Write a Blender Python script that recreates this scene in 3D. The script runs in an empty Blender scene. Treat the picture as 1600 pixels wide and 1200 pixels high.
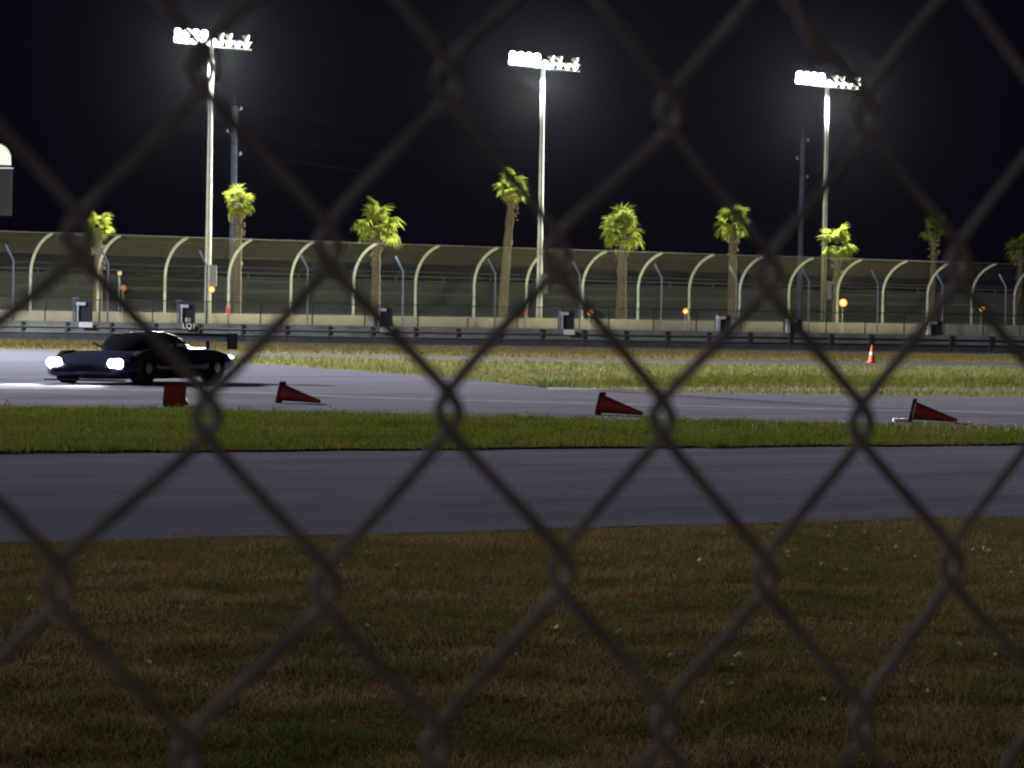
import bpy, math, random
import numpy as np
from mathutils import Vector, Matrix, Quaternion

random.seed(7)
rng = np.random.default_rng(7)
sc = bpy.context.scene
C = sc.collection
R = math.radians

# ------------------------------------------------------------------ camera
F = 5067.0                                   # focal length in pixels of the 1600 px wide photograph (long zoom)
EYE = 1.6
HAZE = 0.0000006
PITCH, ROLL = math.atan(114 / F), 0.0166
cam_d = bpy.data.cameras.new('camera')
cam = bpy.data.objects.new('camera', cam_d)
C.objects.link(cam)
CAM_R = Matrix.Rotation(R(90) - PITCH, 3, 'X') @ Matrix.Rotation(ROLL, 3, 'Z')
cam.matrix_world = Matrix.Translation((0, 0, EYE)) @ CAM_R.to_4x4()
cam_d.sensor_width = 36
cam_d.lens = 36 * F / 1600
cam_d.clip_start, cam_d.clip_end = 0.05, 6000
cam_d.dof.use_dof = True
cam_d.dof.focus_distance = 6.8
cam_d.dof.aperture_fstop = cam_d.lens / 3.1
sc.camera = cam

# ------------------------------------------------------------------ world: a night sky
w = bpy.data.worlds.new('World'); sc.world = w; w.use_nodes = True
bg = w.node_tree.nodes['Background']
bg.inputs['Color'].default_value = (0.30, 0.33, 1.0, 1)
bg.inputs['Strength'].default_value = 0.0042

# the dim general glow of the rest of the floodlit circuit behind the photographer
sun_d = bpy.data.lights.new('sun', 'SUN'); sun = bpy.data.objects.new('sun', sun_d); C.objects.link(sun)
sun_d.energy = 0.15; sun_d.angle = R(20); sun_d.color = (1.0, 0.93, 0.86)
sun.rotation_euler = Vector((0.12, 0.9, -0.28)).to_track_quat('-Z', 'Y').to_euler()

sc.view_settings.view_transform = 'Standard'
sc.view_settings.look = 'None'
sc.view_settings.exposure = 0.0
sc.view_settings.gamma = 1.0
sc.cycles.use_denoising = True
sc.cycles.filter_width = 1.9
sc.cycles.max_bounces = 5
sc.cycles.diffuse_bounces = 2
sc.cycles.volume_bounces = 0
sc.cycles.transparent_max_bounces = 24
sc.cycles.sample_clamp_indirect = 4.0

# ------------------------------------------------------------------ pixels of the photograph to places
def ray(px, py):
    d = CAM_R @ Vector(((px - 800) / F, -(py - 600) / F, -1.0))
    return d / d.y
def at(px, py, Y):                            # the point that far away
    return Vector((0, 0, EYE)) + ray(px, py) * Y
def gnd(px, py):                              # where the pixel meets the level ground
    d = ray(px, py)
    return Vector((0, 0, EYE)) + d * (-EYE / d.z)
def hor(px):                                  # image height of the horizon at that column
    return 486 + (px - 800) * ROLL

# ------------------------------------------------------------------ helpers
def tag(o, label=None, cat=None, group=None, kind=None):
    if label: o['label'] = label
    if cat: o['category'] = cat
    if group: o['group'] = group
    if kind: o['kind'] = kind
    return o
def empty(name, loc, rz=0.0, label=None, cat=None, group=None):
    o = bpy.data.objects.new(name, None); C.objects.link(o)
    o.empty_display_size = 0.2
    o.location = loc; o.rotation_euler = (0, 0, rz)
    return tag(o, label, cat, group)
def link(name, me, parent=None, loc=None, rot=None):
    o = bpy.data.objects.new(name, me); C.objects.link(o)
    if parent is not None: o.parent = parent
    if loc is not None: o.location = loc
    if rot is not None: o.rotation_euler = rot
    return o
def copy_tree(o, parent=None):
    c = o.copy(); C.objects.link(c); c.parent = parent
    for ch in list(o.children): copy_tree(ch, c)
    return c

class MB:
    def __init__(s): s.v = []; s.f = []
    def add(s, vs, fs):
        n = len(s.v); s.v += [tuple(v) for v in vs]; s.f += [tuple(i + n for i in f) for f in fs]; return s
    def box(s, c, d, rot=None, taper=1.0):
        x, y, z = d[0] / 2, d[1] / 2, d[2] / 2
        vs = []
        for sz in (-1, 1):
            t = taper if sz > 0 else 1.0
            for sx, sy in ((-1, -1), (1, -1), (1, 1), (-1, 1)):
                p = Vector((sx * x * t, sy * y * t, sz * z))
                if rot is not None: p = rot @ p
                vs.append(p + Vector(c))
        return s.add(vs, [(3, 2, 1, 0), (4, 5, 6, 7), (0, 1, 5, 4), (1, 2, 6, 5), (2, 3, 7, 6), (3, 0, 4, 7)])
    def tube(s, pts, r, n=8, cap=True, up=None):
        pts = [Vector(p) for p in pts]
        rs = r if hasattr(r, '__len__') else [r] * len(pts)
        vs = []; prev = None
        for i, p in enumerate(pts):
            t = (pts[min(i + 1, len(pts) - 1)] - pts[max(i - 1, 0)]).normalized()
            a = up if up is not None else (prev if prev is not None else (Vector((0, 0, 1)) if abs(t.z) < .9 else Vector((1, 0, 0))))
            u = (a - t * a.dot(t))
            if u.length < 1e-6: u = t.orthogonal()
            u.normalize(); prev = u
            b = t.cross(u)
            for k in range(n):
                an = 2 * math.pi * k / n
                vs.append(p + (u * math.cos(an) + b * math.sin(an)) * rs[i])
        fs = []
        for i in range(len(pts) - 1):
            for k in range(n):
                k2 = (k + 1) % n
                fs.append((i * n + k, i * n + k2, (i + 1) * n + k2, (i + 1) * n + k))
        if cap:
            fs.append(tuple(range(n - 1, -1, -1)))
            fs.append(tuple((len(pts) - 1) * n + k for k in range(n)))
        return s.add(vs, fs)
    def lathe(s, prof, n=20, mat=None, cap=True):
        vs = []
        for r, z in prof:
            for k in range(n):
                an = 2 * math.pi * k / n
                p = Vector((r * math.cos(an), r * math.sin(an), z))
                vs.append(mat @ p if mat is not None else p)
        fs = []
        for i in range(len(prof) - 1):
            for k in range(n):
                k2 = (k + 1) % n
                fs.append((i * n + k, i * n + k2, (i + 1) * n + k2, (i + 1) * n + k))
        if cap:
            fs.append(tuple(range(n - 1, -1, -1)))
            fs.append(tuple((len(prof) - 1) * n + k for k in range(n)))
        return s.add(vs, fs)
    def loft(s, rings, cap=True, closed=True):
        n = len(rings[0]); vs = [p for r_ in rings for p in r_]; fs = []
        for i in range(len(rings) - 1):
            for k in range(n if closed else n - 1):
                k2 = (k + 1) % n
                fs.append((i * n + k, i * n + k2, (i + 1) * n + k2, (i + 1) * n + k))
        if cap:
            fs.append(tuple(range(n - 1, -1, -1))); fs.append(tuple((len(rings) - 1) * n + k for k in range(n)))
        return s.add(vs, fs)
    def mesh(s, name, mat, smooth=False):
        me = bpy.data.meshes.new(name); me.from_pydata(s.v, [], s.f); me.update()
        if mat: me.materials.append(mat)
        if smooth: me.polygons.foreach_set('use_smooth', [True] * len(me.polygons))
        return me
    def build(s, name, mat, parent=None, smooth=False, loc=None, rot=None):
        return link(name, s.mesh(name, mat, smooth), parent, loc, rot)

# ------------------------------------------------------------------ materials
def mat_new(name):
    m = bpy.data.materials.new(name); m.use_nodes = True
    return m, m.node_tree, m.node_tree.nodes['Principled BSDF']
def coords(nt, scale=(1, 1, 1), rotz=0.0):
    tc = nt.nodes.new('ShaderNodeTexCoord'); mp = nt.nodes.new('ShaderNodeMapping')
    mp.inputs['Scale'].default_value = scale; mp.inputs['Rotation'].default_value = (0, 0, rotz)
    nt.links.new(tc.outputs['Object'], mp.inputs['Vector']); return mp.outputs['Vector']
def noise(nt, vec, scale, detail=6, rough=.6):
    n = nt.nodes.new('ShaderNodeTexNoise'); n.inputs['Scale'].default_value = scale
    n.inputs['Detail'].default_value = detail; n.inputs['Roughness'].default_value = rough
    nt.links.new(vec, n.inputs['Vector']); return n.outputs['Fac']
def ramp(nt, fac, stops):
    r_ = nt.nodes.new('ShaderNodeValToRGB'); e = r_.color_ramp.elements
    e[0].position, e[0].color = stops[0][0], (*stops[0][1], 1)
    e[1].position, e[1].color = stops[-1][0], (*stops[-1][1], 1)
    for p, c in stops[1:-1]:
        k = e.new(p); k.color = (*c, 1)
    nt.links.new(fac, r_.inputs['Fac']); return r_.outputs['Color']
def mixc(nt, fac, a, b, mode='MIX'):
    m = nt.nodes.new('ShaderNodeMix'); m.data_type = 'RGBA'; m.blend_type = mode
    if isinstance(fac, float): m.inputs[0].default_value = fac
    else: nt.links.new(fac, m.inputs[0])
    for i, x in ((6, a), (7, b)):
        if isinstance(x, tuple): m.inputs[i].default_value = (*x, 1)
        else: nt.links.new(x, m.inputs[i])
    return m.outputs[2]
def bump(nt, bs, h, strength, dist=.02):
    b = nt.nodes.new('ShaderNodeBump'); b.inputs['Strength'].default_value = strength; b.inputs['Distance'].default_value = dist
    nt.links.new(h, b.inputs['Height']); nt.links.new(b.outputs['Normal'], bs.inputs['Normal'])
def simple(name, col, rough=.6, metal=0.0, var=.25, scale=6.0, bmp=0.0):
    m, nt, bs = mat_new(name)
    v = coords(nt); n = noise(nt, v, scale)
    lo = tuple(c * (1 - var) for c in col); hi = tuple(min(1, c * (1 + var)) for c in col)
    nt.links.new(ramp(nt, n, [(.3, lo), (.7, hi)]), bs.inputs['Base Color'])
    bs.inputs['Roughness'].default_value = rough; bs.inputs['Metallic'].default_value = metal
    if rough >= .7: bs.inputs['Specular IOR Level'].default_value = 0
    if bmp: bump(nt, bs, n, bmp)
    return m
def emit(name, col, strength):
    m, nt, bs = mat_new(name)
    bs.inputs['Base Color'].default_value = (.02, .02, .02, 1)
    bs.inputs['Emission Color'].default_value = (*col, 1)
    bs.inputs['Emission Strength'].default_value = strength
    m.cycles.emission_sampling = 'NONE'
    return m

ROADDIR = math.atan2(68.0, 83.4)               # every road, wall and fence here runs this way, receding to the right

def asphalt(name, a, b, streak=.35):
    m, nt, bs = mat_new(name)
    v = coords(nt)
    big = noise(nt, coords(nt, (.05, .9, 1), 0), 1.0, 5)          # long streaks of worn rubber along the road
    mid = noise(nt, v, .5, 6); fine = noise(nt, v, 28, 5, .85)
    c = ramp(nt, big, [(.32, tuple(x * (1 - streak) for x in a)), (.68, b)])
    c = mixc(nt, ramp(nt, mid, [(.35, (0, 0, 0)), (.7, (.55, .55, .55))]), c, tuple(x * 1.2 for x in b))
    c = mixc(nt, ramp(nt, noise(nt, coords(nt, (.03, 2.2, 1)), 1.0, 4, .7), [(.56, (0, 0, 0)), (.72, (.6, .6, .6))]), c, tuple(x * .5 for x in a))
    c = mixc(nt, .45, c, ramp(nt, fine, [(.3, tuple(x * .45 for x in a)), (.75, tuple(x * 1.6 for x in b))]))
    nt.links.new(c, bs.inputs['Base Color'])
    bs.inputs['Roughness'].default_value = .9; bs.inputs['Specular IOR Level'].default_value = 0
    bump(nt, bs, fine, .5, .01)
    return m
M = {}
M['road'] = asphalt('service_road_asphalt', (.080, .078, .104), (.112, .110, .145), .5)
M['track'] = asphalt('race_track_asphalt', (.085, .085, .106), (.128, .127, .155), .6)
M['path'] = asphalt('far_path_asphalt', (.095, .092, .095), (.12, .117, .12))
M['paint'] = simple('worn_white_paint', (.17, .168, .17), .7, 0, .35, 3)
M['kerb'] = simple('pale_concrete_kerb', (.19, .185, .175), .8, 0, .2, 2, .2)

def grassmat(name, stops, scale=.7, fine=8.0):
    m, nt, bs = mat_new(name)
    v = coords(nt)
    n = noise(nt, v, scale, 7, .65); f = noise(nt, v, fine, 5, .7)
    c = mixc(nt, .35, ramp(nt, n, stops), ramp(nt, f, stops))
    nt.links.new(c, bs.inputs['Base Color']); bs.inputs['Roughness'].default_value = .95; bs.inputs['Specular IOR Level'].default_value = 0
    bump(nt, bs, f, .8, .05)
    return m
DRY = [(.36, (.03, .05, .012)), (.44, (.075, .06, .026)), (.55, (.11, .068, .034)), (.70, (.12, .095, .045))]
M['soil'] = grassmat('dry_turf', DRY, .55, 7)
M['farsoil'] = grassmat('far_tan_turf', [(.3, (.12, .115, .04)), (.5, (.17, .15, .068)), (.72, (.21, .18, .09))], .12, 1.5)
def blademat(name, stops, scale, trans=.25):
    m, nt, bs = mat_new(name)
    v = coords(nt); n = noise(nt, v, scale, 6, .7); f = noise(nt, v, 23.0, 3, .7)
    c = mixc(nt, .4, ramp(nt, n, stops), ramp(nt, f, stops))
    nt.links.new(c, bs.inputs['Base Color']); bs.inputs['Roughness'].default_value = .8; bs.inputs['Specular IOR Level'].default_value = 0
    tr = nt.nodes.new('ShaderNodeBsdfTranslucent'); mx = nt.nodes.new('ShaderNodeMixShader')
    nt.links.new(c, tr.inputs['Color']); mx.inputs[0].default_value = trans
    nt.links.new(bs.outputs[0], mx.inputs[1]); nt.links.new(tr.outputs[0], mx.inputs[2])
    nt.links.new(mx.outputs[0], nt.nodes['Material Output'].inputs['Surface'])
    return m
M['dry_blades'] = blademat('dry_grass_blades', [(.40, (.036, .070, .014)), (.47, (.085, .090, .030)), (.53, (.175, .112, .056)), (.60, (.225, .145, .082)), (.68, (.20, .175, .085))], .7)
M['green_blades'] = blademat('green_grass_blades', [(.34, (.026, .052, .006)), (.44, (.060, .092, .010)), (.53, (.098, .112, .018)), (.64, (.145, .115, .046))], .45)
M['tan_blades'] = blademat('tan_grass_blades', [(.3, (.075, .105, .025)), (.5, (.13, .132, .048)), (.7, (.18, .165, .075))], .12)
M['brown_blades'] = blademat('brown_grass_blades', [(.3, (.10, .085, .03)), (.5, (.15, .12, .05)), (.7, (.18, .15, .07))], .12)
M['wire'] = simple('dull_galvanised_wire', (.31, .295, .29), .9, 0, .3, 60)
M['galv'] = simple('galvanised_steel', (.46, .50, .46), .85, 0, .15, 3)
M['fencepost'] = simple('catch_fence_steel', (.36, .40, .36), .85, 0, .15, 2)
M['bluepost'] = simple('bluish_steel_post', (.075, .095, .15), .85, 0, .2, 2)
M['darkpost'] = simple('dark_steel_post', (.035, .035, .04), .85, 0, .2, 2)
M['concrete'] = simple('pale_concrete_wall', (.31, .30, .265), .85, 0, .12, .6, .1)
M['barrier'] = simple('dark_rubber_barrier', (.15, .155, .155), .8, 0, .35, 1.2, .2)
M['barrier_lo'] = simple('black_rubber_skirt', (.06, .064, .08), .85, 0, .3, 1.0)
M['rail'] = simple('grey_steel_rail', (.11, .125, .125), .85, 0, .25, .8)
M['bank'] = grassmat('banked_slope', [(.3, (.15, .15, .125)), (.5, (.18, .18, .145)), (.7, (.21, .21, .165))], .15, 1.0)
M['trunk'] = simple('palm_trunk', (.062, .055, .04), .9, 0, .35, 5, .5)
M['frond'] = blademat('palm_frond', [(.3, (.06, .095, .012)), (.5, (.105, .135, .018)), (.7, (.165, .16, .04))], 1.2, .35)
M['deadfrond'] = simple('dry_palm_boots', (.15, .12, .07), .9, 0, .35, 6)
M['wood'] = simple('dark_utility_pole', (.07, .085, .12), .7, 0, .3, 2)
M['cable'] = simple('black_cable', (.03, .03, .035), .6)
M['cone'] = simple('dirty_orange_cone', (.33, .036, .022), .6, 0, .35, 9)
M['coneclean'] = simple('bright_orange_cone', (.85, .09, .03), .55, 0, .12, 9)
M['conebase'] = simple('black_cone_base', (.05, .02, .018), .75, 0, .4, 9)
M['conebase_o'] = simple('orange_cone_base', (.24, .04, .025), .7, 0, .4, 9)
M['white'] = simple('white_reflective_band', (.72, .72, .72), .5, 0, .1, 5)
M['navy'] = simple('dark_navy_panel', (.015, .018, .032), .5, 0, .3, 2)
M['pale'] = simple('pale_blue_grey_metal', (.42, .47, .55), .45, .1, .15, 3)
M['plate'] = simple('white_plate', (.62, .62, .66), .6, 0, .15, 4)
M['plate_b'] = simple('bright_white_lettering', (.85, .85, .85), .6, 0, .05, 4)
M['housing'] = simple('grey_lamp_housing', (.35, .36, .35), .5, .4, .2, 4)
M['black'] = simple('matt_black', (.02, .02, .022), .6, 0, .2, 4)
M['lamp_hot'] = emit('floodlight_lens', (.95, 1.0, .93), 40)
M['lamp_side'] = emit('floodlight_lens_turned_away', (1.0, .95, .82), 6)
M['amber'] = emit('amber_lamp_lens', (1.0, .30, .03), 2.6)
M['amber_hot'] = emit('bright_amber_lamp_lens', (1.0, .30, .03), 2.6)
M['amber_core'] = emit('amber_lamp_bulb', (1.0, .62, .2), 4)
M['amber_dim'] = emit('dim_amber_lamp_lens', (1.0, .30, .08), .35)
M['white_dim'] = emit('dim_white_lamp_lens', (1.0, .82, .5), .7)
M['head'] = emit('headlight_lens', (.95, .95, 1.0), 60)
M['red'] = simple('red_paint', (.42, .04, .035), .6, 0, .15, 3)
M['signwhite'] = simple('white_sign_face', (.75, .77, .74), .5, 0, .05, 1)
M['signgrey'] = simple('dark_grey_sign_face', (.03, .03, .033), .9, 0, .12, 1)
M['flower'] = simple('white_flower', (.62, .62, .56), .7, 0, .15, 30)
M['stem'] = simple('flower_stem', (.08, .10, .03), .8)
M['paint_car'] = simple('dark_blue_car_paint', (.018, .022, .05), .22, .3, .15, 1)
M['glass'] = simple('dark_car_glass', (.008, .009, .011), .08, 0, .1, 1)
M['tyre'] = simple('tyre_rubber', (.018, .018, .018), .8, 0, .2, 12)
M['rim'] = simple('grey_alloy_rim', (.3, .3, .31), .35, .8, .1, 4)

def meshscreen(name, cover, col):
    """woven wire too fine to tell apart at this distance: a partly open sheet"""
    m, nt, bs = mat_new(name)
    bs.inputs['Base Color'].default_value = (*col, 1); bs.inputs['Roughness'].default_value = .6
    v = coords(nt); n = noise(nt, v, .35, 4)
    tr = nt.nodes.new('ShaderNodeBsdfTransparent'); mx = nt.nodes.new('ShaderNodeMixShader')
    mr = nt.nodes.new('ShaderNodeMapRange')
    mr.inputs['From Min'].default_value = .25; mr.inputs['From Max'].default_value = .75
    mr.inputs['To Min'].default_value = cover * .8; mr.inputs['To Max'].default_value = cover * 1.2
    nt.links.new(n, mr.inputs['Value']); nt.links.new(mr.outputs[0], mx.inputs[0])
    nt.links.new(tr.outputs[0], mx.inputs[1]); nt.links.new(bs.outputs[0], mx.inputs[2])
    nt.links.new(mx.outputs[0], nt.nodes['Material Output'].inputs['Surface'])
    return m
M['mesh'] = meshscreen('catch_fence_mesh', .055, (.26, .27, .23))
M['mesh_top'] = meshscreen('overhang_mesh', .11, (.26, .27, .23))
M['mesh_low'] = meshscreen('low_fence_mesh', .10, (.08, .08, .085))

# ------------------------------------------------------------------ the ground and the roads
g = MB().add([(-3000, -200, 0), (3000, -200, 0), (3000, 5000, 0), (-3000, 5000, 0)], [(0, 1, 2, 3)])
tag(g.build('ground', M['farsoil']), kind='structure')

u = Vector((math.cos(ROADDIR), math.sin(ROADDIR), 0)); nrm = Vector((-u.y, u.x, 0))    # along the roads, and away from the camera
def extend(pts, lo=60, hi=60):
    """carry a traced edge on past both sides of the picture"""
    a, b = pts[0], pts[1]; c, d = pts[-2], pts[-1]
    return [a + (a - b).normalized() * lo] + pts + [d + (d - c).normalized() * hi]
def sheet(name, near, far, z, mat, rot=ROADDIR, n=60):
    """a surface between two edges, laid z above the ground; object axes follow the road so its grain runs along it"""
    def resample(p):
        d = [0]
        for i in range(1, len(p)): d.append(d[-1] + (p[i] - p[i - 1]).length)
        out = []
        for k in range(n + 1):
            t = d[-1] * k / n; i = min(int(np.searchsorted(d, t + 1e-9)) - 1, len(p) - 2)
            s_ = (t - d[i]) / max(1e-9, d[i + 1] - d[i]); out.append(p[i].lerp(p[i + 1], s_))
        return out
    n = max(n, min(900, max(len(near), len(far))))
    a, b = resample(near), resample(far)
    mi = Matrix.Rotation(-rot, 3, 'Z')
    vs = [mi @ Vector((p.x, p.y, 0)) for p in a] + [mi @ Vector((p.x, p.y, 0)) for p in b]
    m_ = MB().add(vs, [(i, i + 1, n + 2 + i, n + 1 + i) for i in range(n)])
    o = m_.build(name, mat); o.rotation_euler = (0, 0, rot); o.location.z = z
    return tag(o, kind='structure')
def G(*pp): return [gnd(x, y) for x, y in pp]

nr_near = extend(G((0, 850), (400, 840), (800, 830), (1200, 819), (1600, 808)))
nr_far = extend(G((0, 710), (400, 707), (800, 703), (1200, 700), (1600, 697)))
tr_near = extend(G((0, 640), (400, 646), (800, 656), (1200, 664), (1600, 673)))
tr_far = extend(G((0, 548), (130, 553), (300, 562), (480, 574), (700, 591), (860, 606), (1000, 613), (1300, 618), (1600, 621)), 60, 60)
def ragged(edge, amp, step=.22):
    out = []
    for a, b in zip(edge[:-1], edge[1:]):
        k = max(1, int((b - a).length / step))
        for j in range(k):
            p = a.lerp(b, j / k); x = p.x
            out.append(p + Vector((0, amp * (math.sin(x * 2.3) * .5 + math.sin(x * 6.1 + 1) * .35 + math.sin(x * 15 + 2) * .3 + rng.normal(0, .35)), 0)))
    return out + [edge[-1]]
def clip(edge, lim=45): return [p for p in edge if abs(p.x) < lim]
nr_near, nr_far, tr_near = ragged(nr_near, .10), ragged(nr_far, .13), ragged(tr_near, .22)
sheet('verge_foreground', [p + Vector((0, -60, 0)) for p in nr_near], nr_near, .004, M['soil'], 0)
sheet('service_road', nr_near, nr_far, .008, M['road'])
sheet('grass_verge', nr_far, tr_near, .030, M['soil'], 0)
sheet('race_track', tr_near, tr_far, .006, M['track'])
path_near = extend(G((0, 551), (600, 561), (1000, 569), (1600, 575)))
path_far = extend(G((0, 545), (600, 555), (1000, 562), (1600, 567)))
sheet('far_path', path_near, path_far, .004, M['path'])
kb_n = G((1060, 611), (1250, 612), (1600, 613)); kb_f = G((1040, 606), (1250, 606.5), (1600, 607))
sheet('kerb_strip', extend(kb_n, 3, 60), extend(kb_f, 3, 60), .014, M['kerb'])
ln = [(0, 607), (220, 610), (440, 616), (600, 623), (900, 631), (1200, 638), (1600, 646)]
sheet('painted_edge_line', extend(G(*[(x, y + .9) for x, y in ln])), extend(G(*[(x, y - .9) for x, y in ln])), .010, M['paint'])
eb_n = G((0, 531), (600, 543), (1000, 549), (1500, 554)); eb_f = G((0, 527.5), (600, 539.5), (1000, 545.5), (1500, 550))
sheet('barrier_apron', extend(eb_n), extend(eb_f), .006, M['path'])

# ------------------------------------------------------------------ grass: blades nobody could count
def seg_y(edge, x):
    xs = np.array([p.x for p in edge]); ys = np.array([p.y for p in edge]); o = np.argsort(xs)
    return np.interp(x, xs[o], ys[o])
def blades(name, near, far, n, mat, h, wd, z0, label, clump=0.0, spread=1.15, lean=.6, power=1.0, edge=0.0, xmin=-999):
    """N grass blades between two edges, over a little more than the picture shows"""
    ymin = float(min(p.y for p in near)) if near is not None else 10.5
    ymax = float(max(p.y for p in far))
    out_x, out_y = [], []
    need = n
    while need > 0:
        k = need * 4 + 1000
        Y = ymin + (ymax - ymin) * rng.random(k) ** power
        X = (rng.random(k) * 2 - 1) * (0.158 * Y * spread + .5)
        lo = seg_y(near, X) if near is not None else np.full(k, 10.5)
        hi = seg_y(far, X)
        wob = edge * (np.sin(X * 1.7) + np.sin(X * 4.1 + 1) * .6 + rng.normal(0, .5, k))
        ok = (X > xmin) & (Y > lo + wob) & (Y < hi - wob * .8)
        if clump:
            fld = np.sin(X * 2.1 + np.sin(Y * 1.3) * 2) * np.sin(Y * 1.7 + np.sin(X * 1.1) * 2) * .5 + .5
            ok &= rng.random(k) < (1 - clump + clump * fld)
        idx = np.nonzero(ok)[0][:need]
        out_x.append(X[idx]); out_y.append(Y[idx]); need -= len(idx)
    X = np.concatenate(out_x); Y = np.concatenate(out_y); n = len(X)
    ang = rng.random(n) * 2 * np.pi
    tuft = np.clip(np.sin(X * 5.3 + np.sin(Y * 3.1) * 2.2) * np.sin(Y * 2.3 + np.sin(X * 3.7) * 2.0) * .9 + .55 + rng.normal(0, .15, n), .15, 1.5)
    hh = h * (.35 + rng.random(n) ** 1.6 * 1.1) * (.55 + .75 * tuft); ww = wd * (.6 + .8 * rng.random(n))
    la = rng.random(n) * 2 * np.pi; ll = hh * lean * (.3 + rng.random(n))
    cx, sx = np.cos(ang) * ww / 2, np.sin(ang) * ww / 2
    lx, ly = np.cos(la) * ll, np.sin(la) * ll
    V = np.empty((n, 5, 3), np.float32)
    V[:, 0] = np.stack([X - cx, Y - sx, np.full(n, z0 - .02)], 1); V[:, 1] = np.stack([X + cx, Y + sx, np.full(n, z0 - .02)], 1)
    V[:, 2] = np.stack([X + cx * .7 + lx * .35, Y + sx * .7 + ly * .35, z0 + hh * .62], 1)
    V[:, 3] = np.stack([X - cx * .7 + lx * .35, Y - sx * .7 + ly * .35, z0 + hh * .62], 1)
    V[:, 4] = np.stack([X + lx, Y + ly, z0 + hh], 1)
    b = np.arange(n)[:, None] * 5
    li = np.concatenate([b + np.array([[0, 1, 2, 3]]), b + np.array([[3, 2, 4]])], 1).astype(np.int32).ravel()
    me = bpy.data.meshes.new(name)
    me.vertices.add(n * 5); me.vertices.foreach_set('co', V.ravel())
    me.loops.add(n * 7); me.loops.foreach_set('vertex_index', li)
    me.polygons.add(n * 2)
    st = (np.arange(n)[:, None] * 7 + np.array([[0, 4]])).astype(np.int32).ravel()
    me.polygons.foreach_set('loop_start', st)
    me.update(calc_edges=True); me.materials.append(mat)
    return tag(link(name, me), label, 'grass', None, 'stuff')
blades('dry_grass', None, nr_near, 190000, M['dry_blades'], .036, .0045, .004, 'short brown and olive turf between the chain-link fence and the near road', .55, power=1.5, edge=.05, lean=1.7)
blades('green_grass', nr_far, tr_near, 130000, M['green_blades'], .058, .010, .03, 'strip of bright green grass between the two asphalt roads', .45, edge=.12, lean=1.2)
fg_near = extend(G((690, 592), (860, 607), (1000, 614), (1300, 619), (1600, 622)), .1, 60)
mid_far = extend(G((0, 549), (600, 562), (1000, 570), (1600, 576)))
blades('tan_grass', tr_far, path_near, 60000, M['tan_blades'], .085, .02, .0, 'mown tan grass with green patches beyond the race track', .3, lean=.9)
blades('brown_grass', path_far, eb_n, 40000, M['brown_blades'], .09, .03, .0, 'low brown grass between the far path and the dark barrier', .3, lean=.9)

blades('lush_grass', extend(G((840, 606), (1060, 605), (1600, 606.5)), .1, 60), extend(G((840, 601), (1060, 592), (1250, 590), (1600, 594)), .1, 60), 26000, M['green_blades'], .10, .022, .0,
       'band of fresh green grass beside the pale kerb strip beyond the race track', .5, lean=.8, xmin=gnd(840, 603).x)
# pale seed heads along the far edge of the verge, and white wildflowers in the brown turf
sd = MB()
for i in range(420):
    px = rng.uniform(-120, 1720); py = np.interp(px, [0, 400, 800, 1200, 1600], [640, 646, 656, 664, 673]) + abs(rng.normal(0, 9)) + 1
    c = gnd(px, py); r_ = rng.uniform(.006, .016); h_ = rng.uniform(.07, .12)
    sd.lathe([(r_ * .3, h_ - r_), (r_, h_), (r_ * .3, h_ + r_)], 5, Matrix.Translation((c.x, c.y, .03)))
    sd.box((c.x, c.y, .03 + h_ / 2 - .01), (.003, .003, h_))
tag(sd.build('seed_heads', M['flower']), 'pale specks of seed heads along the track edge of the green verge', 'weeds', None, 'stuff')
fl = [(325, 910), (230, 1045), (695, 1042), (620, 888), (683, 886), (768, 877), (950, 897), (948, 873), (1093, 881), (1130, 835), (1305, 825), (1320, 895), (1050, 897), (870, 990), (1565, 820),
      (1430, 872), (1498, 1017), (45, 1180), (342, 1118), (520, 1142), (1448, 1092), (1370, 860), (1590, 858), (1545, 864), (1375, 1015), (1285, 1105), (575, 868), (1010, 868), (1230, 868), (75, 858)]
fl += [(float(rng.uniform(10, 1590)), float(rng.uniform(830, 1130))) for i in range(22)] + [(float(rng.uniform(1000, 1600)), float(rng.uniform(830, 905))) for i in range(14)]
def flower_mesh(seed):
    r_ = random.Random(seed); m_ = MB()
    for i in range(16):                        # ragged pale petals in a small dome
        a = r_.uniform(0, 6.28); e = r_.uniform(.1, 1.4); d = Vector((math.cos(a) * math.cos(e), math.sin(a) * math.cos(e), math.sin(e)))
        s2 = d.orthogonal().normalized() * .005; q = d * r_.uniform(.012, .02)
        m_.add([-s2 * .4, s2 * .4, q + s2, q * 1.15, q - s2], [(0, 1, 2, 3, 4)])
    return m_.mesh('flower_head', M['flower'])
FLM = [flower_mesh(i) for i in range(4)]
STEM = MB().tube([(0, 0, 0), (.004, .002, .03), (.002, .0, .055)], .0015, 4).mesh('stem', M['stem'])
for i, (px, py) in enumerate(fl):
    c = gnd(px, py + 12); c.z = .004
    t = empty('wildflower', c, i * 1.3, 'tiny white wildflower dotted in the brown turf between chain-link fence and near road', 'flower', 'white wildflowers in the foreground turf')
    link('stem', STEM, t); o = link('flower_head', FLM[i % 4], t, (.002, 0, .055)); k_ = (.7, 1.0, .8, 1.25, .6)[i % 5]; o.scale = (k_,) * 3

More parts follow.
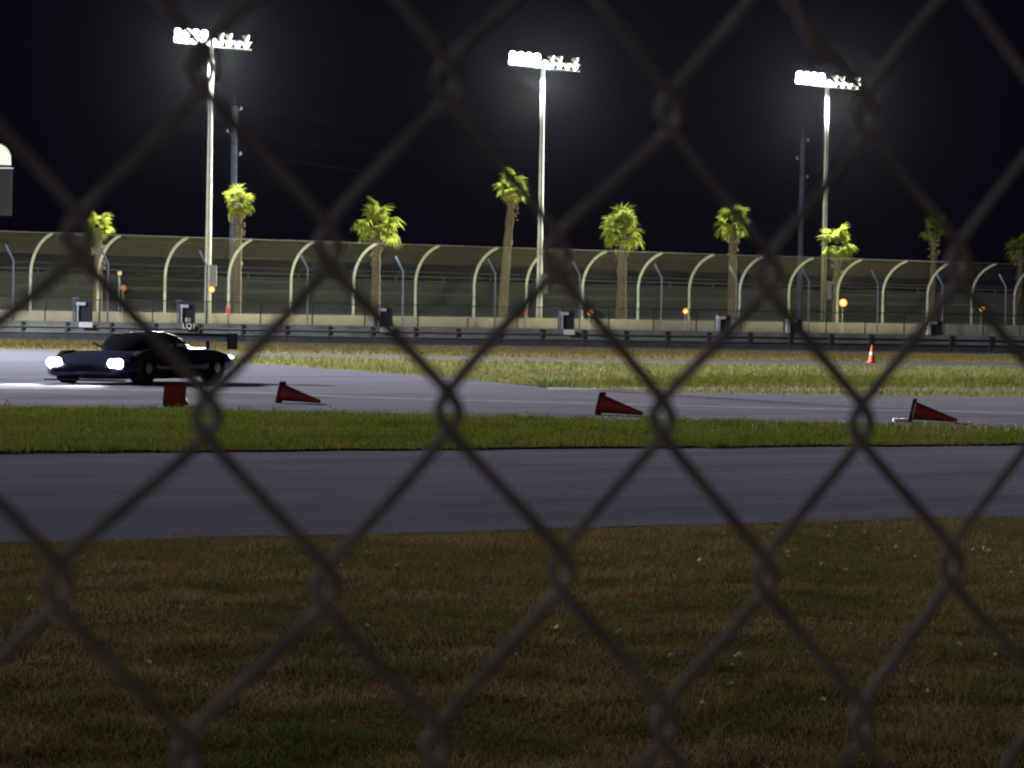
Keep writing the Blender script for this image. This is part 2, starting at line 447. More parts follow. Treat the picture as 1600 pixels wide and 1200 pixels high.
# ------------------------------------------------------------------ the chain-link fence in front of the lens
FZ = 0.755                                     # its distance at the knot in the picture's middle
k0 = at(690, 655, FZ)
fdir = Vector((math.cos(R(36.3)), math.sin(R(36.3)), 0)); fn = Vector((fdir.y, -fdir.x, 0))    # along the fence; towards the camera
MW, MH = .0660, .0772                          # the diamonds' width and height
fence = empty('chain_link_fence', (k0.x, k0.y, 0), 0, 'dull grey chain-link fence of interlocked wires, out of focus before the whole scene', 'fence')
ztop, zbot = 2.05, 0.03
def warp(s, z):                                # the mesh hangs a little unevenly
    ds = .0016 * math.sin(z * 17 + s * 9) + .0013 * math.sin(z * 41 + s * 23 + 1)
    dz = .0020 * math.sin(s * 14 + z * 6) + .0016 * math.sin(s * 37 + z * 15 + 2)
    return ds, dz
WR = .00142
WIRES = range(-13, 16)
HW = MW / 2
for k in list(range(-48, 49)):
    fine = -14 <= k <= 15
    pts = []
    # knots of column j lie at z = k0.z + i*MH (+ MH/2 for odd columns); wire k runs between columns k and k+1
    n0 = int(math.ceil((zbot - k0.z) / (MH / 2))); n1 = int(math.floor((ztop - k0.z) / (MH / 2)))
    slope = math.sqrt((HW / 2 + .0061) ** 2 - .0033 ** 2) / (MH / 4)
    samples = [-.5, -.40, -.30, -.22, -.16, -.11, -.07, -.035, 0, .035, .07, .11, .16, .22, .30, .40] if fine else [-.5, -.15, 0, .15]
    for i in range(n0, n1 + 1):
        right = ((i + k) % 2 != 0)            # at this half pitch the wire bends at column k+1, else at column k
        for f in samples:
            dzz = f * MH / 2
            over = .0061 - math.sqrt((slope * dzz) ** 2 + .0033 ** 2)
            s_ = ((k + 1) * HW + over) if right else (k * HW - over)
            t = max(-1, min(1, f / .13))
            dep = (1 if right else -1) * .0017 * math.sin(t * math.pi / 2)
            z = k0.z + i * MH / 2 + dzz
            ds, dz = warp(s_, z)
            pts.append(fdir * (s_ + ds) + fn * dep + Vector((0, 0, z + dz)))
    MB().tube(pts, WR, 8 if fine else 5).build('wire', M['wire'], fence, True)
# a loose end of tie wire near the top of the picture
a_, b_, c_ = at(1200, -60, .80), at(1238, 40, .80), at(1272, 98, .80)
MB().tube([p - k0 + Vector((0, 0, k0.z)) + fn * .004 for p in (a_, b_, c_)], .0016, 6).build('tie_wire', M['wire'], fence, True)
for s_ in (-1.53, 1.55):
    MB().tube([fdir * s_ - fn * .03 + Vector((0, 0, z)) for z in (-.05, 2.12)], .03, 14).build('post', M['galv'], fence, True)
MB().tube([fdir * s_ - fn * .0 + Vector((0, 0, 2.075)) for s_ in (-1.6, 1.6)], .021, 12).build('top_rail', M['galv'], fence, True)

# ------------------------------------------------------------------ dark barrier, low fence, wall and catch fence
def line_of(Y0, Y1):
    a = at(0, hor(0), Y0); b = at(1600, hor(1600), Y1)
    a.z = b.z = 0; return a, (b - a).normalized(), (b - a).length
bA, bD, bL = line_of(146.5, 156.0)
bN = Vector((bD.y, -bD.x, 0))                  # towards the camera
bar = empty('crash_barrier', bA, math.atan2(bD.y, bD.x), 'long low dark rubber crash barrier with grey rails before the pale wall', 'barrier')
ext = 14
MB().box((bL / 2, .35, .52), (bL + 2 * ext, .5, .56)).build('rubber_face', M['barrier'], bar)
MB().box((bL / 2, .34, .12), (bL + 2 * ext, .62, .235)).build('skirt', M['barrier_lo'], bar)
for z in (.30, .56):
    MB().tube([(-ext, .05, z), (bL + ext, .05, z)], .035, 8).build('rail', M['rail'], bar, True)
for i in range(int((bL + 2 * ext) / 2.0)):
    MB().box((-ext + 1 + i * 2.0, .06, .42), (.09, .09, .72)).build('upright', M['barrier_lo'], bar)
# low chain-link fence on thin dark posts, standing just behind the barrier
lf = empty('low_mesh_fence', bA + Vector((0, 1.3, 0)), math.atan2(bD.y, bD.x), 'low wire fence on thin dark posts just behind the dark crash barrier', 'fence')
pxs = [-100, -15, 70, 155, 238, 323, 407, 488, 570, 653, 731, 808, 880, 951, 1021, 1088, 1157, 1225, 1291, 1352, 1413, 1475, 1536, 1594, 1655]
def on_line(A, D, px):
    d = ray(px, 500); m_ = D.x * d.y - D.y * d.x
    return (A.y * d.x - A.x * d.y) / m_         # distance along the line at which that column meets it
for px in pxs:
    s_ = on_line(bA + Vector((0, 1.3, 0)), bD, px)
    MB().tube([(s_, 0, -.05), (s_, 0, 1.85)], .032, 8).build('post', M['darkpost'], lf, True)
s0, s1 = on_line(bA + Vector((0, 1.3, 0)), bD, -100), on_line(bA + Vector((0, 1.3, 0)), bD, 1655)
MB().tube([(s0, 0, 1.8), (s1, 0, 1.8)], .02, 6).build('top_rail', M['darkpost'], lf, True)
for i in range(len(pxs) - 1):
    p, q = on_line(bA + Vector((0, 1.3, 0)), bD, pxs[i]), on_line(bA + Vector((0, 1.3, 0)), bD, pxs[i + 1])
    MB().box(((p + q) / 2, .02, .93), (q - p - .07, .004, 1.7)).build('mesh_panel', M['mesh_low'], lf)

wA, wD, wL = line_of(230.0, 298.0)
wN = Vector((wD.y, -wD.x, 0)); WANG = math.atan2(wD.y, wD.x)
wall = empty('concrete_wall', wA, WANG, 'long pale concrete retaining wall under the curved catch fence', 'wall')
PW = 5.3
for i in range(-3, 25):
    MB().box((i * PW, 0, .53), (PW - .012, .34, 1.06), None, 1.0).build('wall_panel', M['concrete'], wall)
cf = empty('catch_fence', wA, WANG, 'tall wire catch fence with posts curving over at the top of the pale wall', 'fence')
tips = [80, 186, 291, 391, 489, 587, 684, 776, 858, 946, 1033, 1113, 1192, 1269, 1345, 1416, 1486, 1555, 1622]
tips = [-30] + tips + [1690]
OV, HV, HT = 2.9, 3.6, 6.55                    # how far the tip overhangs, where it starts to bend, and its full height
def arm(n=14):
    out = [(0, 0, 1.06)]
    for i in range(n + 1):
        t = i / n * R(72)
        out.append((0, -OV * (1 - math.cos(t)) / (1 - math.cos(R(72))), HV + (HT - HV) * math.sin(t) / math.sin(R(72))))
    return out
prof = arm()
am = MB()
vs = []
sec = [(-.10, -.07), (.10, -.07), (.10, -.045), (.018, -.045), (.018, .045), (.10, .045), (.10, .07), (-.10, .07), (-.10, .045), (-.018, .045), (-.018, -.045), (-.10, -.045)]
rings = []
for i, p in enumerate(prof):
    a, b = Vector(prof[max(0, i - 1)]), Vector(prof[min(len(prof) - 1, i + 1)])
    t = (b - a).normalized(); o_ = Vector((1, 0, 0)).cross(t)
    rings.append([Vector(p) + Vector((sx * .62, 0, 0)) + o_ * sy * 1.1 for sx, sy in sec])
am.loft(rings)
arm_me = am.mesh('post', M['fencepost'])
# columns of the photograph give the tips; the post stands behind and to the left of its tip
def tip_s(px):
    A = wA + wN * OV
    return on_line(A, wD, px)
ss = [tip_s(px) for px in tips]
for s_ in ss:
    link('post', arm_me, cf, (s_, 0, 0))
for j, z in enumerate([1.9, 2.7, 3.5]):
    MB().tube([(ss[0], -.12, z), (ss[-1], -.12, z)], .010, 5).build('cable', M['darkpost'], cf)
for j in (6, 11):
    p = prof[j + 1]
    MB().tube([(ss[0], p[1] - .13, p[2]), (ss[-1], p[1] - .13, p[2])], .010, 5).build('cable', M['darkpost'], cf)
MB().tube([(ss[0], prof[-1][1] + .02, HT + .03), (ss[-1], prof[-1][1] + .02, HT + .03)], .025, 6).build('top_cable', M['rail'], cf)
for i in range(len(ss) - 1):
    wdt = ss[i + 1] - ss[i]
    pm = MB(); rr = [[Vector((ss[i] + .02, p[1] - .15, p[2])), Vector((ss[i + 1] - .02, p[1] - .15, p[2]))] for p in prof]
    pm.loft(rr[:8], cap=False, closed=False).build('mesh_panel', M['mesh'], cf)
    MB().loft(rr[7:], cap=False, closed=False).build('overhang_panel', M['mesh_top'], cf)

# the taller security fence with bent tops, in front of the wall
tA = wA + wN * 8.0
tf = empty('bent_post_fence', tA, WANG, 'row of slim bluish fence posts with tops bent over, before the pale wall', 'fence')
bm_ = MB().tube([(0, 0, 0), (0, 0, 4.45), (-.35, .5, 5.55)], .065, 8)
bp_me = bm_.mesh('post', M['bluepost'], True)
bx = [20, 168, 322, 480, 629, 773, 905, 1033, 1150, 1263, 1371, 1472, 1571]
for px in bx:
    link('post', bp_me, tf, (on_line(tA, wD, px), 0, 0))
for z in (1.2, 2.8, 4.4):
    MB().tube([(on_line(tA, wD, 20), -.08, z), (on_line(tA, wD, 1571), -.08, z)], .012, 5).build('strand', M['bluepost'], tf)

# the banked slope far behind the catch fence
kA, kD, kL = line_of(330, 400)
kN = Vector((kD.y, -kD.x, 0))
ks = []
for s_, z in ((-22, 0.0), (-14, .6), (-6, 2.4), (0, 4.55), (6, 4.6), (7, 0)):
    ks.append([kA - kD * 60 - kN * s_ + Vector((0, 0, z)), kA + kD * (kL + 80) - kN * s_ + Vector((0, 0, z))])
bk = MB().loft(ks, cap=False, closed=False).build('banked_slope', M['bank'])
tag(bk, kind='structure')
gr = empty('bank_guardrail', kA + Vector((0, 0, 4.55)), math.atan2(kD.y, kD.x), 'thin grey guard rail along the crest of the far banked slope', 'guard rail')
for z in (.12, .62): MB().box((kL / 2, -.3, z), (kL + 100, .06, .12)).build('beam', M['rail'], gr)
for i in range(int((kL + 100) / 6)): MB().box((-50 + i * 6, -.2, .3), (.12, .12, .8)).build('post', M['rail'], gr)

# ------------------------------------------------------------------ palms
def frond_mesh(i):
    """a sabal palm's fan leaf: a stalk and stiff leaflets that spread and droop"""
    r_ = random.Random(i * 13 + 5)
    m_ = MB(); L0 = .95
    m_.tube([(0, 0, 0), (L0 * .5, 0, .05), (L0, 0, 0)], [.03, .02, .015], 5)
    n = 17
    for j in range(n):
        a = R(-105 + 210 * j / (n - 1)); ln_ = (1.05 - .25 * abs(math.sin(a)) ** 2) * r_.uniform(.85, 1.1)
        d = Vector((math.cos(a), math.sin(a), 0)); s_ = Vector((-d.y, d.x, 0))
        b0 = Vector((L0, 0, 0)); w_ = .085
        fold = .05 * (1 if j % 2 else -1)
        p1 = b0 + d * ln_ * .55 + Vector((0, 0, .02 + fold)); p2 = b0 + d * ln_ - Vector((0, 0, r_.uniform(.15, .6)))
        m_.add([b0 - s_ * .015, b0 + s_ * .015, p1 + s_ * w_, p1 - s_ * w_, p2], [(0, 1, 2, 3), (3, 2, 4)])
    return m_.mesh('frond', M['frond'])
FR = [frond_mesh(i) for i in range(5)]
def palm(px, top, bot, wid, behind, lean, tw, seed, label, base_px=None):
    r_ = random.Random(seed)
    A = wA - wN * behind
    s_ = on_line(A, wD, base_px if base_px else px); base = A + wD * s_
    Y = base.y; sc_ = F / Y
    cz = EYE + (hor(px) - (top + bot) / 2) / sc_ - .1
    hgt = cz
    crad = wid / sc_ / 2
    root = empty('palm_tree', base, 0, label, 'palm tree', 'palms behind the catch fence')
    dx = (px - (base_px or px)) / sc_
    tp = []; tr = []
    for j in range(15):
        t = j / 14
        tp.append((dx * t ** 1.3, 0, hgt * t - .1 * (1 - t))); tr.append(tw * (1.25 - .45 * t + (.22 * (j % 2)) * (1 if t > .5 else .3) + r_.uniform(-.04, .04)))
    MB().tube(tp, tr, 9).build('trunk', M['trunk'], root, True)
    bo = MB()
    for j in range(44):                        # old leaf bases and dry skirt under the crown
        a = r_.uniform(0, 6.28); z = hgt - abs(r_.gauss(0, 1.2)) - .1; rr = tw * 1.05
        d = Vector((math.cos(a), math.sin(a), 0)); s2 = Vector((-d.y, d.x, 0))
        c_ = Vector((dx, 0, z)) + d * rr
        bo.add([c_ - s2 * .07, c_ + s2 * .07, c_ + d * .22 + s2 * .03 + Vector((0, 0, r_.uniform(-.35, .25))), c_ + d * .22 - s2 * .03 + Vector((0, 0, r_.uniform(-.35, .25)))], [(0, 1, 2, 3)])
    bo.build('leaf_bases', M['deadfrond'], root)['kind'] = 'stuff'
    k_ = crad / 2.02
    vert = (bot - top) / max(wid, 1)
    nf = r_.randint(19, 25)
    for j in range(nf):
        t = (j + .5) / nf
        el = R(80 - 122 * t) + r_.uniform(-.28, .28)
        az = j * 2.399 + r_.uniform(-.5, .5)
        o = link('frond', FR[(j + seed) % 5], root, (dx, 0, cz + (.25 if t < .5 else 0)))
        o.rotation_euler = (r_.uniform(-.5, .5), -el, az)
        f = k_ * r_.uniform(.68, 1.2)
        o.scale = (f, f, f * 1.2)
    return root
palm(152, 333, 378, 56, 7, 0, .30, 1, 'half hidden palm with a small crown beside a curved fence post')
palm(370, 299, 338, 56, 9, 0, .32, 2, 'palm with flat compact crown beside the dark utility pole and floodlight mast', 369)
palm(586, 326, 382, 84, 5, 0, .34, 3, 'broad bushy palm with thick trunk behind the white-topped cabinet')
palm(797, 271, 322, 62, 5, 0, .33, 4, 'tallest palm, with leaning trunk and small ragged crown', 784)
palm(970, 329, 400, 92, 6, 0, .38, 5, 'widest palm, full drooping crown on a shaggy trunk')
palm(1143, 325, 374, 64, 4, 0, .34, 6, 'slim palm with a ragged crown high above the fence and a shaggy neck')
palm(1306, 361, 408, 66, 7, 0, .30, 7, 'low palm crown showing from behind the foot of a floodlight mast')
palm(1457, 342, 380, 50, 4, 0, .30, 8, 'thin palm with a small round crown standing over two curved fence posts')
palm(1593, 364, 412, 56, 5, 0, .30, 9, 'pale green palm cut by the fence line beyond the last curved posts')

# ------------------------------------------------------------------ floodlight masts
def lens_shape(name, mat): return MB().lathe([(.0, .0), (.33, .0), (.33, .03), (.25, .07)], 14).mesh(name, mat, False)
HOUSE = MB().lathe([(.345, .02), (.34, -.10), (.20, -.32), (.10, -.42), (.09, -.55)], 14).mesh('lamp', M['housing'], True)
LHOT = lens_shape('lens', M['lamp_hot']); LSIDE = lens_shape('lens', M['lamp_side'])
def tower(base, H, label, face, tilt=R(4.5), box=True):
    """mast, two cross arms, sixteen lamps; the left lamps look along FACE, the right ones are turned away"""
    t = empty('floodlight_mast', base, 0, label, 'floodlight', 'floodlight masts behind the catch fence')
    MB().tube([(0, 0, 0), (0, 0, H * .5), (0, 0, H + .2)], [.27, .22, .155], 12).build('mast', M['galv'], t, True)
    MB().box((0, -.25, H * .48), (.07, .1, H * .94)).build('dark_strip', M['wood'], t)  # added strip: draws the dark line that camera shake leaves down the mast
    MB().lathe([(.45, 0), (.45, .06), (.30, .10)], 12).build('base_plate', M['galv'], t)
    if box: MB().box((.42, -.1, 4.0), (.55, .4, 1.7)).build('ballast_box', M['rail'], t)
    rm = Matrix.Rotation(tilt, 3, 'Y')
    for row, z in enumerate((0, -.56)):
        y0 = rm @ Vector((0, 0, z))
        MB().box(Vector((.15, 0, H)) + y0, (6.2, .12, .12), rm).build('cross_arm', M['housing'], t)
    for row, z in enumerate((0, -.56)):
        for j in range(9):
            x = -2.75 + j * .69
            if row == 0 and j in (4, 7): continue
            p = Vector((0, 0, H)) + rm @ Vector((x + .1, 0, z + .32))
            left = j < 5
            if left: d = Vector((face[0] + (j - 2) * .08, face[1], face[2]))
            else: d = Vector((.75, -.10 - .12 * (j % 2), -.34)) if row == 0 else Vector((.8, -.28, -.5))
            o = link('lamp', HOUSE, t, p); o.rotation_euler = d.to_track_quat('Z', 'Y').to_euler()
            o.scale = (1.0 if left else .85,) * 3
            link('lens', LHOT if left or row else LSIDE, o, (0, 0, .0))
    return t
def lamp_light(t, H, target, watts, cone, blend, col=(1, .97, .92), size=1.5):
    l = bpy.data.lights.new('floodlight', 'SPOT'); l.energy = watts; l.spot_size = R(cone); l.spot_blend = blend
    l.color = col; l.shadow_soft_size = size
    o = bpy.data.objects.new('floodlight', l); C.objects.link(o)
    p = Vector(t.location) + Vector((0, 0, H - 1.6)); o.location = p
    o.rotation_euler = (Vector(target) - p).to_track_quat('-Z', 'Y').to_euler()
    o.parent = None
    return o
HH = 24.6 * .98
for px, py, behind, lab in ((326, 62, 15, 'floodlight mast with blazing lamps beside the flat-crowned palm and dark utility pole'),
                            (844, 97, 15, 'floodlight mast with blazing lamps beside the tallest leaning palm'),
                            (1288, 127, 15, 'floodlight mast with blazing lamps rising out of the low palm crown')):
    A = wA - wN * behind
    b = A + wD * on_line(A, wD, px - 2); H = EYE + (hor(px) - py) * b.y / F
    t = tower(b, H, lab, (-.25, -1.0, -.12))
    lamp_light(t, H, (b.x * .3 - 6, b.y - 110, 0), 8.0e5, 120, .6)

# a mast of the same kind inside the circuit, beyond the left edge of the picture: it lights the track from the left
tb = Vector((-58, 108, 0))
TH = 27.0
t4 = tower(tb, TH, 'floodlight mast standing alone on the infield inside the circuit', (.6, -.6, -.4), 0, False)
lamp_light(t4, TH, (4, 78, 0), 1.34e6, 85, 1.0, (.96, .97, 1.0))
lamp_light(t4, TH, (5, 262, 7), 1.05e6, 58, .7, (.98, 1, .95))
lamp_light(t4, TH, (2, 152, 1), 2.6e5, 70, .8, (.98, .98, 1))

# ------------------------------------------------------------------ utility poles and lines
def upole(px, top, behind, label):
    A = wA - wN * behind
    b = A + wD * on_line(A, wD, px); H = EYE + (hor(px) - top) * b.y / F
    t = empty('utility_pole', b, 0, label, 'pole', 'utility poles behind the catch fence')
    MB().tube([(0, 0, -.2), (0, 0, H)], [.34, .24], 10).build('shaft', M['wood'], t, True)
    hooks = []
    for i, z in enumerate((H - .5, H - 2.4, H - 4.3)):
        MB().tube([(0, 0, z), (.55 * (-1) ** i, -.1, z + .15)], .06, 6).build('bracket', M['wood'], t)
        MB().lathe([(.07, 0), (.12, .06), (.07, .12), (.11, .2), (.03, .3)], 8, Matrix.Translation((.55 * (-1) ** i, -.1, z + .15))).build('insulator', M['pale'], t)
        hooks.append(b + Vector((.55 * (-1) ** i, -.1, z + .47)))
    MB().tube([(0, 0, H), (-.05, 0, H + .9)], .035, 5).build('finial', M['wood'], t)
    return hooks
h1 = upole(362, 166, 26, 'dark unlit utility pole beside the flat-crowned palm')
h2 = upole(1249, 216, 42, 'dark unlit utility pole left of the mast rising from the low palm')
for i in range(3):
    a, b = h1[i], h2[i]; d = b - a
    pts = [a + d * t + Vector((0, 0, -2.2 * 4 * t * (1 - t))) for t in [k / 16 for k in range(17)]]
    o = MB().tube([p - a for p in pts], .004, 4).build('power_line', M['cable'], None, False, a)
    tag(o, 'thin black overhead wire, %s of three between the two utility poles' % ('topmost', 'middle one', 'lowest')[i], 'power line', 'overhead wires')

# ------------------------------------------------------------------ the sign tower at the left edge
st_ = at(-40, hor(-40), 262); st_.z = 0
sg = empty('sign_tower', st_, 0, 'tall roadside sign with white rounded cap over a dark grey panel', 'sign')
s_ = F / 262
def zz(py): return EYE + (hor(0) - py) / s_
xr = (16 + 40) / s_
MB().tube([(0, .2, 0), (0, .2, zz(230))], .22, 10).build('post', M['wood'], sg, True)
MB().box((0, 0, (zz(264) + zz(337)) / 2), (2 * xr, .5, zz(264) - zz(337))).build('lower_panel', M['signgrey'], sg)
MB().box((0, -.02, zz(264) + .05), (2 * xr + .12, .6, .08)).build('trim', M['pale'], sg)
cap = []
for i in range(13):
    a = i / 12 * math.pi; cap.append((math.cos(a), math.sin(a)))
ctop = zz(223) - zz(258)
pf = [(math.copysign(abs(c) ** .45, c) * xr * .96, zz(258) + abs(s2) ** .6 * ctop) for c, s2 in cap]
MB().loft([[Vector((x, y, z)) for x, z in pf] for y in (.25, -.25)]).build('cap_panel', M['signwhite'], sg)

# ------------------------------------------------------------------ amber lamps and small lights along the wall
def beacon(px, py, off, mat, label, grp, rad=.16, post=True):
    A = wA + wN * off
    p = A + wD * on_line(A, wD, px); z = EYE + (hor(px) - py) * p.y / F
    t = empty('warning_lamp', p, WANG, label, 'lamp', grp)
    MB().tube([(0, .06, 0), (0, .06, z + .12)], .03, 6).build('post', M['fencepost'], t, True)
    rot = Vector((-p.x, -p.y, EYE - z)).to_track_quat('Z', 'Y').to_matrix()
    mt = Matrix.Translation((0, 0, z)) @ Matrix.Rotation(-WANG, 4, 'Z') @ rot.to_4x4()
    MB().lathe([(rad * 1.15, .03), (rad * 1.15, -.12), (rad * .6, -.18)], 14, mt).build('housing', M['black'], t, True)
    MB().lathe([(rad, .02), (rad * .95, .06), (rad * .7, .09), (rad * .3, .11)], 14, mt).build('lens', mat, t, True)
    if mat in (M['amber'], M['amber_hot']): MB().lathe([(rad * .55, .09), (rad * .5, .125), (rad * .25, .15)], 12, mt).build('bulb', M['amber_core'], t, True)
    return t
GA = 'amber lamps along the wall'
beacon(330, 452, .9, M['amber'], 'glowing amber lamp before the floodlight mast that stands by a utility pole', GA, .23)
beacon(922, 489, .9, M['amber'], 'glowing amber lamp low above the wall, beside the cabinet between tallest and widest palms', GA, .23)
beacon(1071, 486, .9, M['amber'], 'glowing amber lamp low above the wall between the widest palm and slim palm', GA, .23)
beacon(1317, 473, .9, M['amber_hot'], 'largest glowing amber lamp, next to the mast in the low palm crown', GA, .34)
beacon(1534, 483, .9, M['amber'], 'glowing amber lamp above the wall between the thin palm and pale green palm', GA, .24)
beacon(192, 450, .9, M['amber_dim'], 'dim orange lamp below a faint white lamp near the half hidden palm', GA, .23)
beacon(186, 427, .9, M['white_dim'], 'faint white lamp on a post above the dim orange lamp', 'small lamps along the wall', .16)
def redbox(px, py, w_, h_, label):
    A = wA + wN * .4
    p = A + wD * on_line(A, wD, px); z = EYE + (hor(px) - py) * p.y / F
    t = empty('red_marker', p, WANG, label, 'marker', 'red markers on the wall')
    MB().tube([(0, .04, 0), (0, .04, z + h_ / 2)], .025, 6).build('post', M['darkpost'], t)
    MB().box((0, 0, z), (w_, .05, h_)).build('panel', M['red'], t)
    MB().box((0, -.03, z + h_ * .42), (w_ * 1.04, .02, h_ * .1)).build('rim', M['fencepost'], t)
redbox(356, 484, .36, .50, 'small dull red marker panel standing above the wall beside the flat-crowned palm')
redbox(820, 489, .30, .32, 'tiny red marker panel above the wall beside the tallest palm')

# ------------------------------------------------------------------ dark cabinets on the barrier
def text_mesh(body, size, mat):
    cu = bpy.data.curves.new('lettering', 'FONT'); cu.body = body; cu.size = size; cu.extrude = .004; cu.align_x = 'CENTER'; cu.align_y = 'CENTER'
    o = bpy.data.objects.new('tmp', cu); C.objects.link(o)
    dg = bpy.context.evaluated_depsgraph_get(); me = bpy.data.meshes.new_from_object(o.evaluated_get(dg))
    bpy.data.objects.remove(o); me.materials.clear(); me.materials.append(mat); return me
def cabinet(px, top, bot, wpx, label, plate=1.0, letters=False):
    A = bA - bN * .35
    p = A + bD * on_line(A, bD, px); k = F / p.y
    zt = EYE + (hor(px) - top) / k; zb = .80; h_ = zt - zb; w_ = wpx / k
    t = empty('signal_cabinet', (p.x, p.y, zb), math.atan2(bD.y, bD.x), label, 'cabinet', 'dark cabinets on the crash barrier')
    MB().box((0, 0, h_ / 2), (w_, .55, h_), None, .96).build('case', M['navy'], t)
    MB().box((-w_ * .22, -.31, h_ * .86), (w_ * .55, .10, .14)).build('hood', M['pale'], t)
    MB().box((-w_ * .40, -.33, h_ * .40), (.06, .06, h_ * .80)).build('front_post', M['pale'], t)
    MB().box((-w_ * .62, -.10, h_ * .55), (.05, .05, h_ * 1.15)).build('side_post', M['bluepost'], t)
    MB().box((-w_ * .55, -.10, h_ * 1.13), (.34, .06, .07)).build('bracket', M['bluepost'], t)
    if plate > 0:
        MB().box((w_ * .08, -.42, -.14), (w_ * .80, .03, .24)).build('name_plate', M['plate'] if plate < 2 else M['signgrey'], t)
    if letters:
        link('lettering', text_mesh('01', .28, M['plate_b']), t, (w_ * .05, -.31, .14), (R(90), 0, 0))
        link('lettering', text_mesh('LQ1', .34, M['plate_b']), t, (w_ * .08, -.45, -.14), (R(90), 0, 0))
    return t
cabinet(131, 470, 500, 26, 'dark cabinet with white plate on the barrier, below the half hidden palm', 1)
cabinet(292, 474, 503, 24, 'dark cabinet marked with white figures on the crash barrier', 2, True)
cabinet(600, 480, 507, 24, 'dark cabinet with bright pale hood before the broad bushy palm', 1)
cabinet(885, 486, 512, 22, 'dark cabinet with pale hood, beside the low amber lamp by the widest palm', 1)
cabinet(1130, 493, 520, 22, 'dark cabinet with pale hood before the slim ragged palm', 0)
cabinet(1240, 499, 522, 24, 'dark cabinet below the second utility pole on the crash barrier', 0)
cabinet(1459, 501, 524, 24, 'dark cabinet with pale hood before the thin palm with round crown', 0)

# ------------------------------------------------------------------ traffic cones
def cone_mesh(mb_mat, base_mat):
    body = MB().lathe([(.150, .03), (.140, .06), (.092, .32), (.052, .56), (.030, .69), (.030, .71)], 20).mesh('cone_body', mb_mat, True)
    b = MB()
    prof8 = [(.18, .15), (.15, .18), (-.15, .18), (-.18, .15), (-.18, -.15), (-.15, -.18), (.15, -.18), (.18, -.15)]
    b.loft([[Vector((x, y, z)) for x, y in prof8] for z in (0.0, .035)])
    base = b.mesh('base', base_mat)
    return body, base
CB, CBASE = cone_mesh(M['cone'], M['conebase']); CB2, CBASE2 = cone_mesh(M['coneclean'], M['coneclean']); CB3, CBASE3 = cone_mesh(M['cone'], M['conebase_o'])
BAND = MB().lathe([(.096, .315), (.074, .445)], 20, None, False).mesh('collar', M['white'], True)
def lying(px, py, az, label, base, band=False, dx=0.0):
    """a cone on its side: it rests on one edge of its base plate and on its tip"""
    p = gnd(px, py); p.z = .006
    t = empty('traffic_cone', p, 0, label, 'traffic cone', 'knocked-over traffic cones on the track')
    q = Matrix.Rotation(az, 3, 'Z') @ Matrix.Rotation(R(90) + math.atan2(.18 - .03, .71), 3, 'Y')
    e = q.to_euler(); up = Vector((0, 0, .18 * math.cos(math.atan2(.15, .71)) + .006))
    link('cone_body', CB, t, up, e); link('base', base, t, up, e)
    if band:
        MB().lathe([(.155, .036), (.150, .055)], 20, None, False).build('collar', M['white'], t, True, up, e)
        MB().box((-.16, -.10, .03), (.26, .12, .05)).build('torn_label', M['plate'], t)
    return t
lying(437, 630, R(-10), 'knocked-over traffic cone with dark side and lit red base, near the base-on one', CBASE3)
lying(272, 637, R(78), 'knocked-over traffic cone showing only its square dark red base', CBASE3)
lying(936, 649, R(-14), 'knocked-over dark red traffic cone below the bare grass, its base standing upright', CBASE3)
lying(1424, 660, R(-12), 'knocked-over red traffic cone with white rim and scrap of white at its base', CBASE, True)
p = gnd(1362, 567)
t = empty('traffic_cone', (p.x, p.y, .004), R(15), 'upright bright orange traffic cone with white collar before the dark barrier', 'traffic cone')
link('cone_body', CB2, t); link('base', CBASE2, t); o = link('collar', BAND, t); o.scale = (1.03, 1.03, 1)
t.scale = (.86, .86, .86)

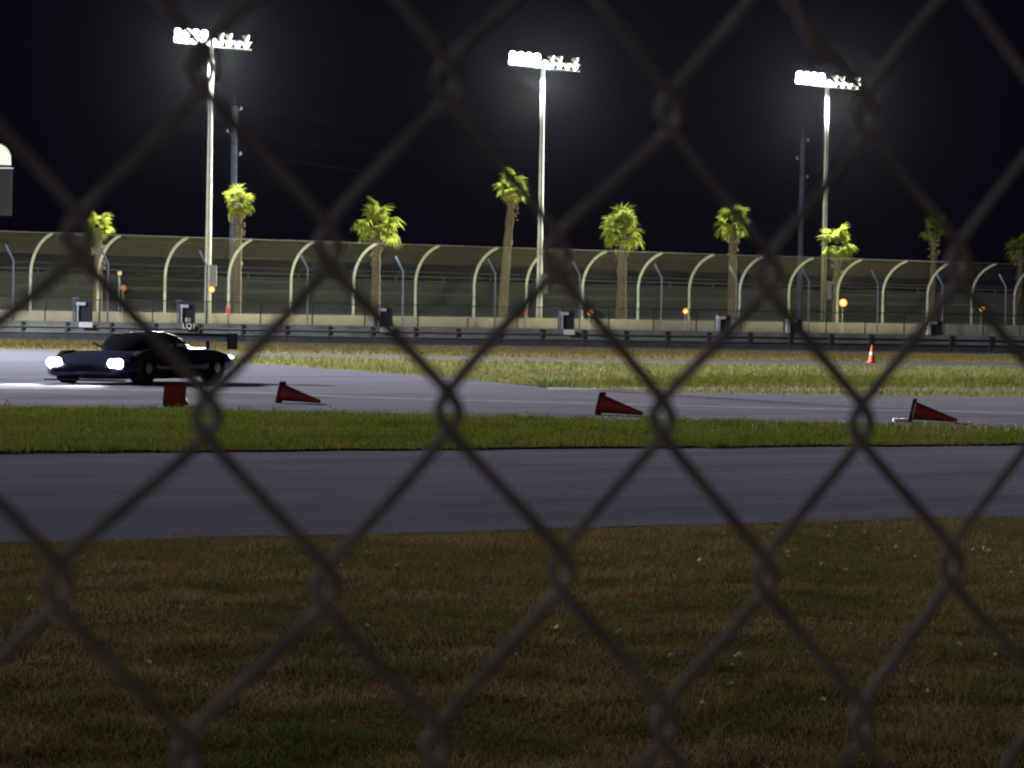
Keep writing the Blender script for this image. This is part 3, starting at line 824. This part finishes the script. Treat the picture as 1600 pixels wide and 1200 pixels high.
# ------------------------------------------------------------------ the race car whose headlights blaze on the track
def car(loc, rz):
    t = empty('race_car', loc, rz, 'low dark closed race car with two blazing white headlights on the track', 'car')
    # x runs from the nose (0) back to the tail; y across
    def ring(x, hw, zb, zt, crown, n=20):
        out = []
        for i in range(n):
            a = 2 * math.pi * i / n; c, s = math.cos(a), math.sin(a)
            y = math.copysign(abs(c) ** .42, c) * hw
            z = (zt + zb) / 2 + math.copysign(abs(s) ** .6, s) * (zt - zb) / 2
            if s > 0: z += crown * (1 - (y / hw) ** 2) * s
            out.append(Vector((x, y, z)))
        return out
    st = [(0, .72, .16, .30, 0), (.12, .88, .12, .42, .02), (.45, .97, .10, .55, .03), (.85, 1.0, .10, .66, .0), (1.15, 1.0, .10, .68, -.02), (1.5, .95, .09, .62, .05),
          (2.1, .92, .09, .60, .08), (2.9, .96, .09, .64, .08), (3.4, 1.0, .10, .72, .02), (3.9, 1.0, .12, .72, .0), (4.3, .97, .18, .66, .0), (4.55, .92, .26, .60, 0)]
    MB().loft([ring(*s_) for s_ in st]).build('body', M['paint_car'], t, True)
    cb = [(1.25, .30, .55, .60), (1.6, .52, .55, .80), (2.0, .60, .55, .98), (2.5, .60, .55, 1.04), (3.0, .54, .58, .98), (3.6, .38, .60, .80), (4.1, .16, .62, .68)]
    cab = MB().loft([ring(x, hw, zb, zt, .03, 16) for x, hw, zb, zt in cb]).build('cabin', M['paint_car'], t, True)
    wsc = [(1.30, .30, .55, .635), (1.6, .525, .55, .825), (1.93, .595, .60, .975)]
    MB().loft([ring(x - .02, hw + .008, zb, zt + .012, .03, 16) for x, hw, zb, zt in wsc], cap=False).build('windscreen', M['glass'], cab, True)
    for s in (-1, 1):
        MB().add([(1.78, s * .585, .70), (2.75, s * .60, .72), (2.55, s * .585, .90), (2.05, s * .575, .90)], [(0, 1, 2, 3)]).build('side_window', M['glass'], cab)
        MB().tube([(1.75, s * .60, .72), (1.72, s * .80, .80)], .018, 6).build('mirror', M['black'], t)
        for x in (.88, 3.68):
            wm = Matrix.Translation((x, s * .86, .33)) @ Matrix.Rotation(R(90), 4, 'X')
            wh = MB().lathe([(.20, -.15), (.30, -.155), (.335, -.12), (.335, .12), (.30, .155), (.20, .15)], 24, wm).build('wheel', M['tyre'], t, True)
            MB().lathe([(.05, -.158), (.205, -.14), (.205, .14), (.05, .158)], 10, wm).build('rim', M['rim'], wh)
        hl = MB().loft([[Vector((x, s * y, z)) for y, z in ((.55, .33), (.86, .36), (.86, .50), (.60, .50))] for x in (.13, .38)]).build('headlight', M['black'], t)
        for j, y in enumerate((.635, .775)):
            MB().lathe([(.10, .02), (.095, .05), (.05, .085)], 14, Matrix.Translation((.125, s * y, .42)) @ Matrix.Rotation(R(-90), 4, 'Y')).build('lens', M['head'], hl, True)
        MB().box((4.48, s * .90, .86), (.42, .02, .34)).build('wing_end_plate', M['black'], t)
        MB().box((4.42, s * .35, .72), (.10, .03, .28)).build('wing_support', M['black'], t)
        l = bpy.data.lights.new('headlight_beam', 'SPOT'); l.energy = 5500; l.spot_size = R(70); l.spot_blend = .9; l.color = (.92, .93, 1.0); l.shadow_soft_size = .07
        lo = bpy.data.objects.new('headlight_beam', l); C.objects.link(lo); lo.parent = t; lo.location = (-.02, s * .70, .43)
        lo.rotation_euler = Vector((-1, 0, -.02)).to_track_quat('-Z', 'Y').to_euler()
    MB().box((4.48, 0, .96), (.40, 1.78, .06), Matrix.Rotation(R(8), 3, 'Y')).build('rear_wing', M['black'], t)
    MB().box((.10, 0, .085), (.30, 1.7, .03)).build('splitter', M['black'], t)
    MB().box((.06, 0, .24), (.06, .62, .10)).build('grille', M['black'], t)
    return t
cp = gnd(128, 601); cp.z = .006
car(cp, R(90 - 24))

# ------------------------------------------------------------------ thin haze added to imitate lens glow around the lamps
hz = MB().box((0, 1200, 24), (5000, 2900, 50))
hm = bpy.data.materials.new('lens_glow_haze'); hm.use_nodes = True; nt = hm.node_tree
nt.nodes.remove(nt.nodes['Principled BSDF'])
pv = nt.nodes.new('ShaderNodeVolumePrincipled'); pv.inputs['Density'].default_value = HAZE
pv.inputs['Color'].default_value = (.86, .92, 1, 1); pv.inputs['Anisotropy'].default_value = .96
nt.links.new(pv.outputs[0], nt.nodes['Material Output'].inputs['Volume'])
tag(hz.build('haze', hm), 'thin haze added for the lens glow around the floodlights', 'haze', None, 'stuff')
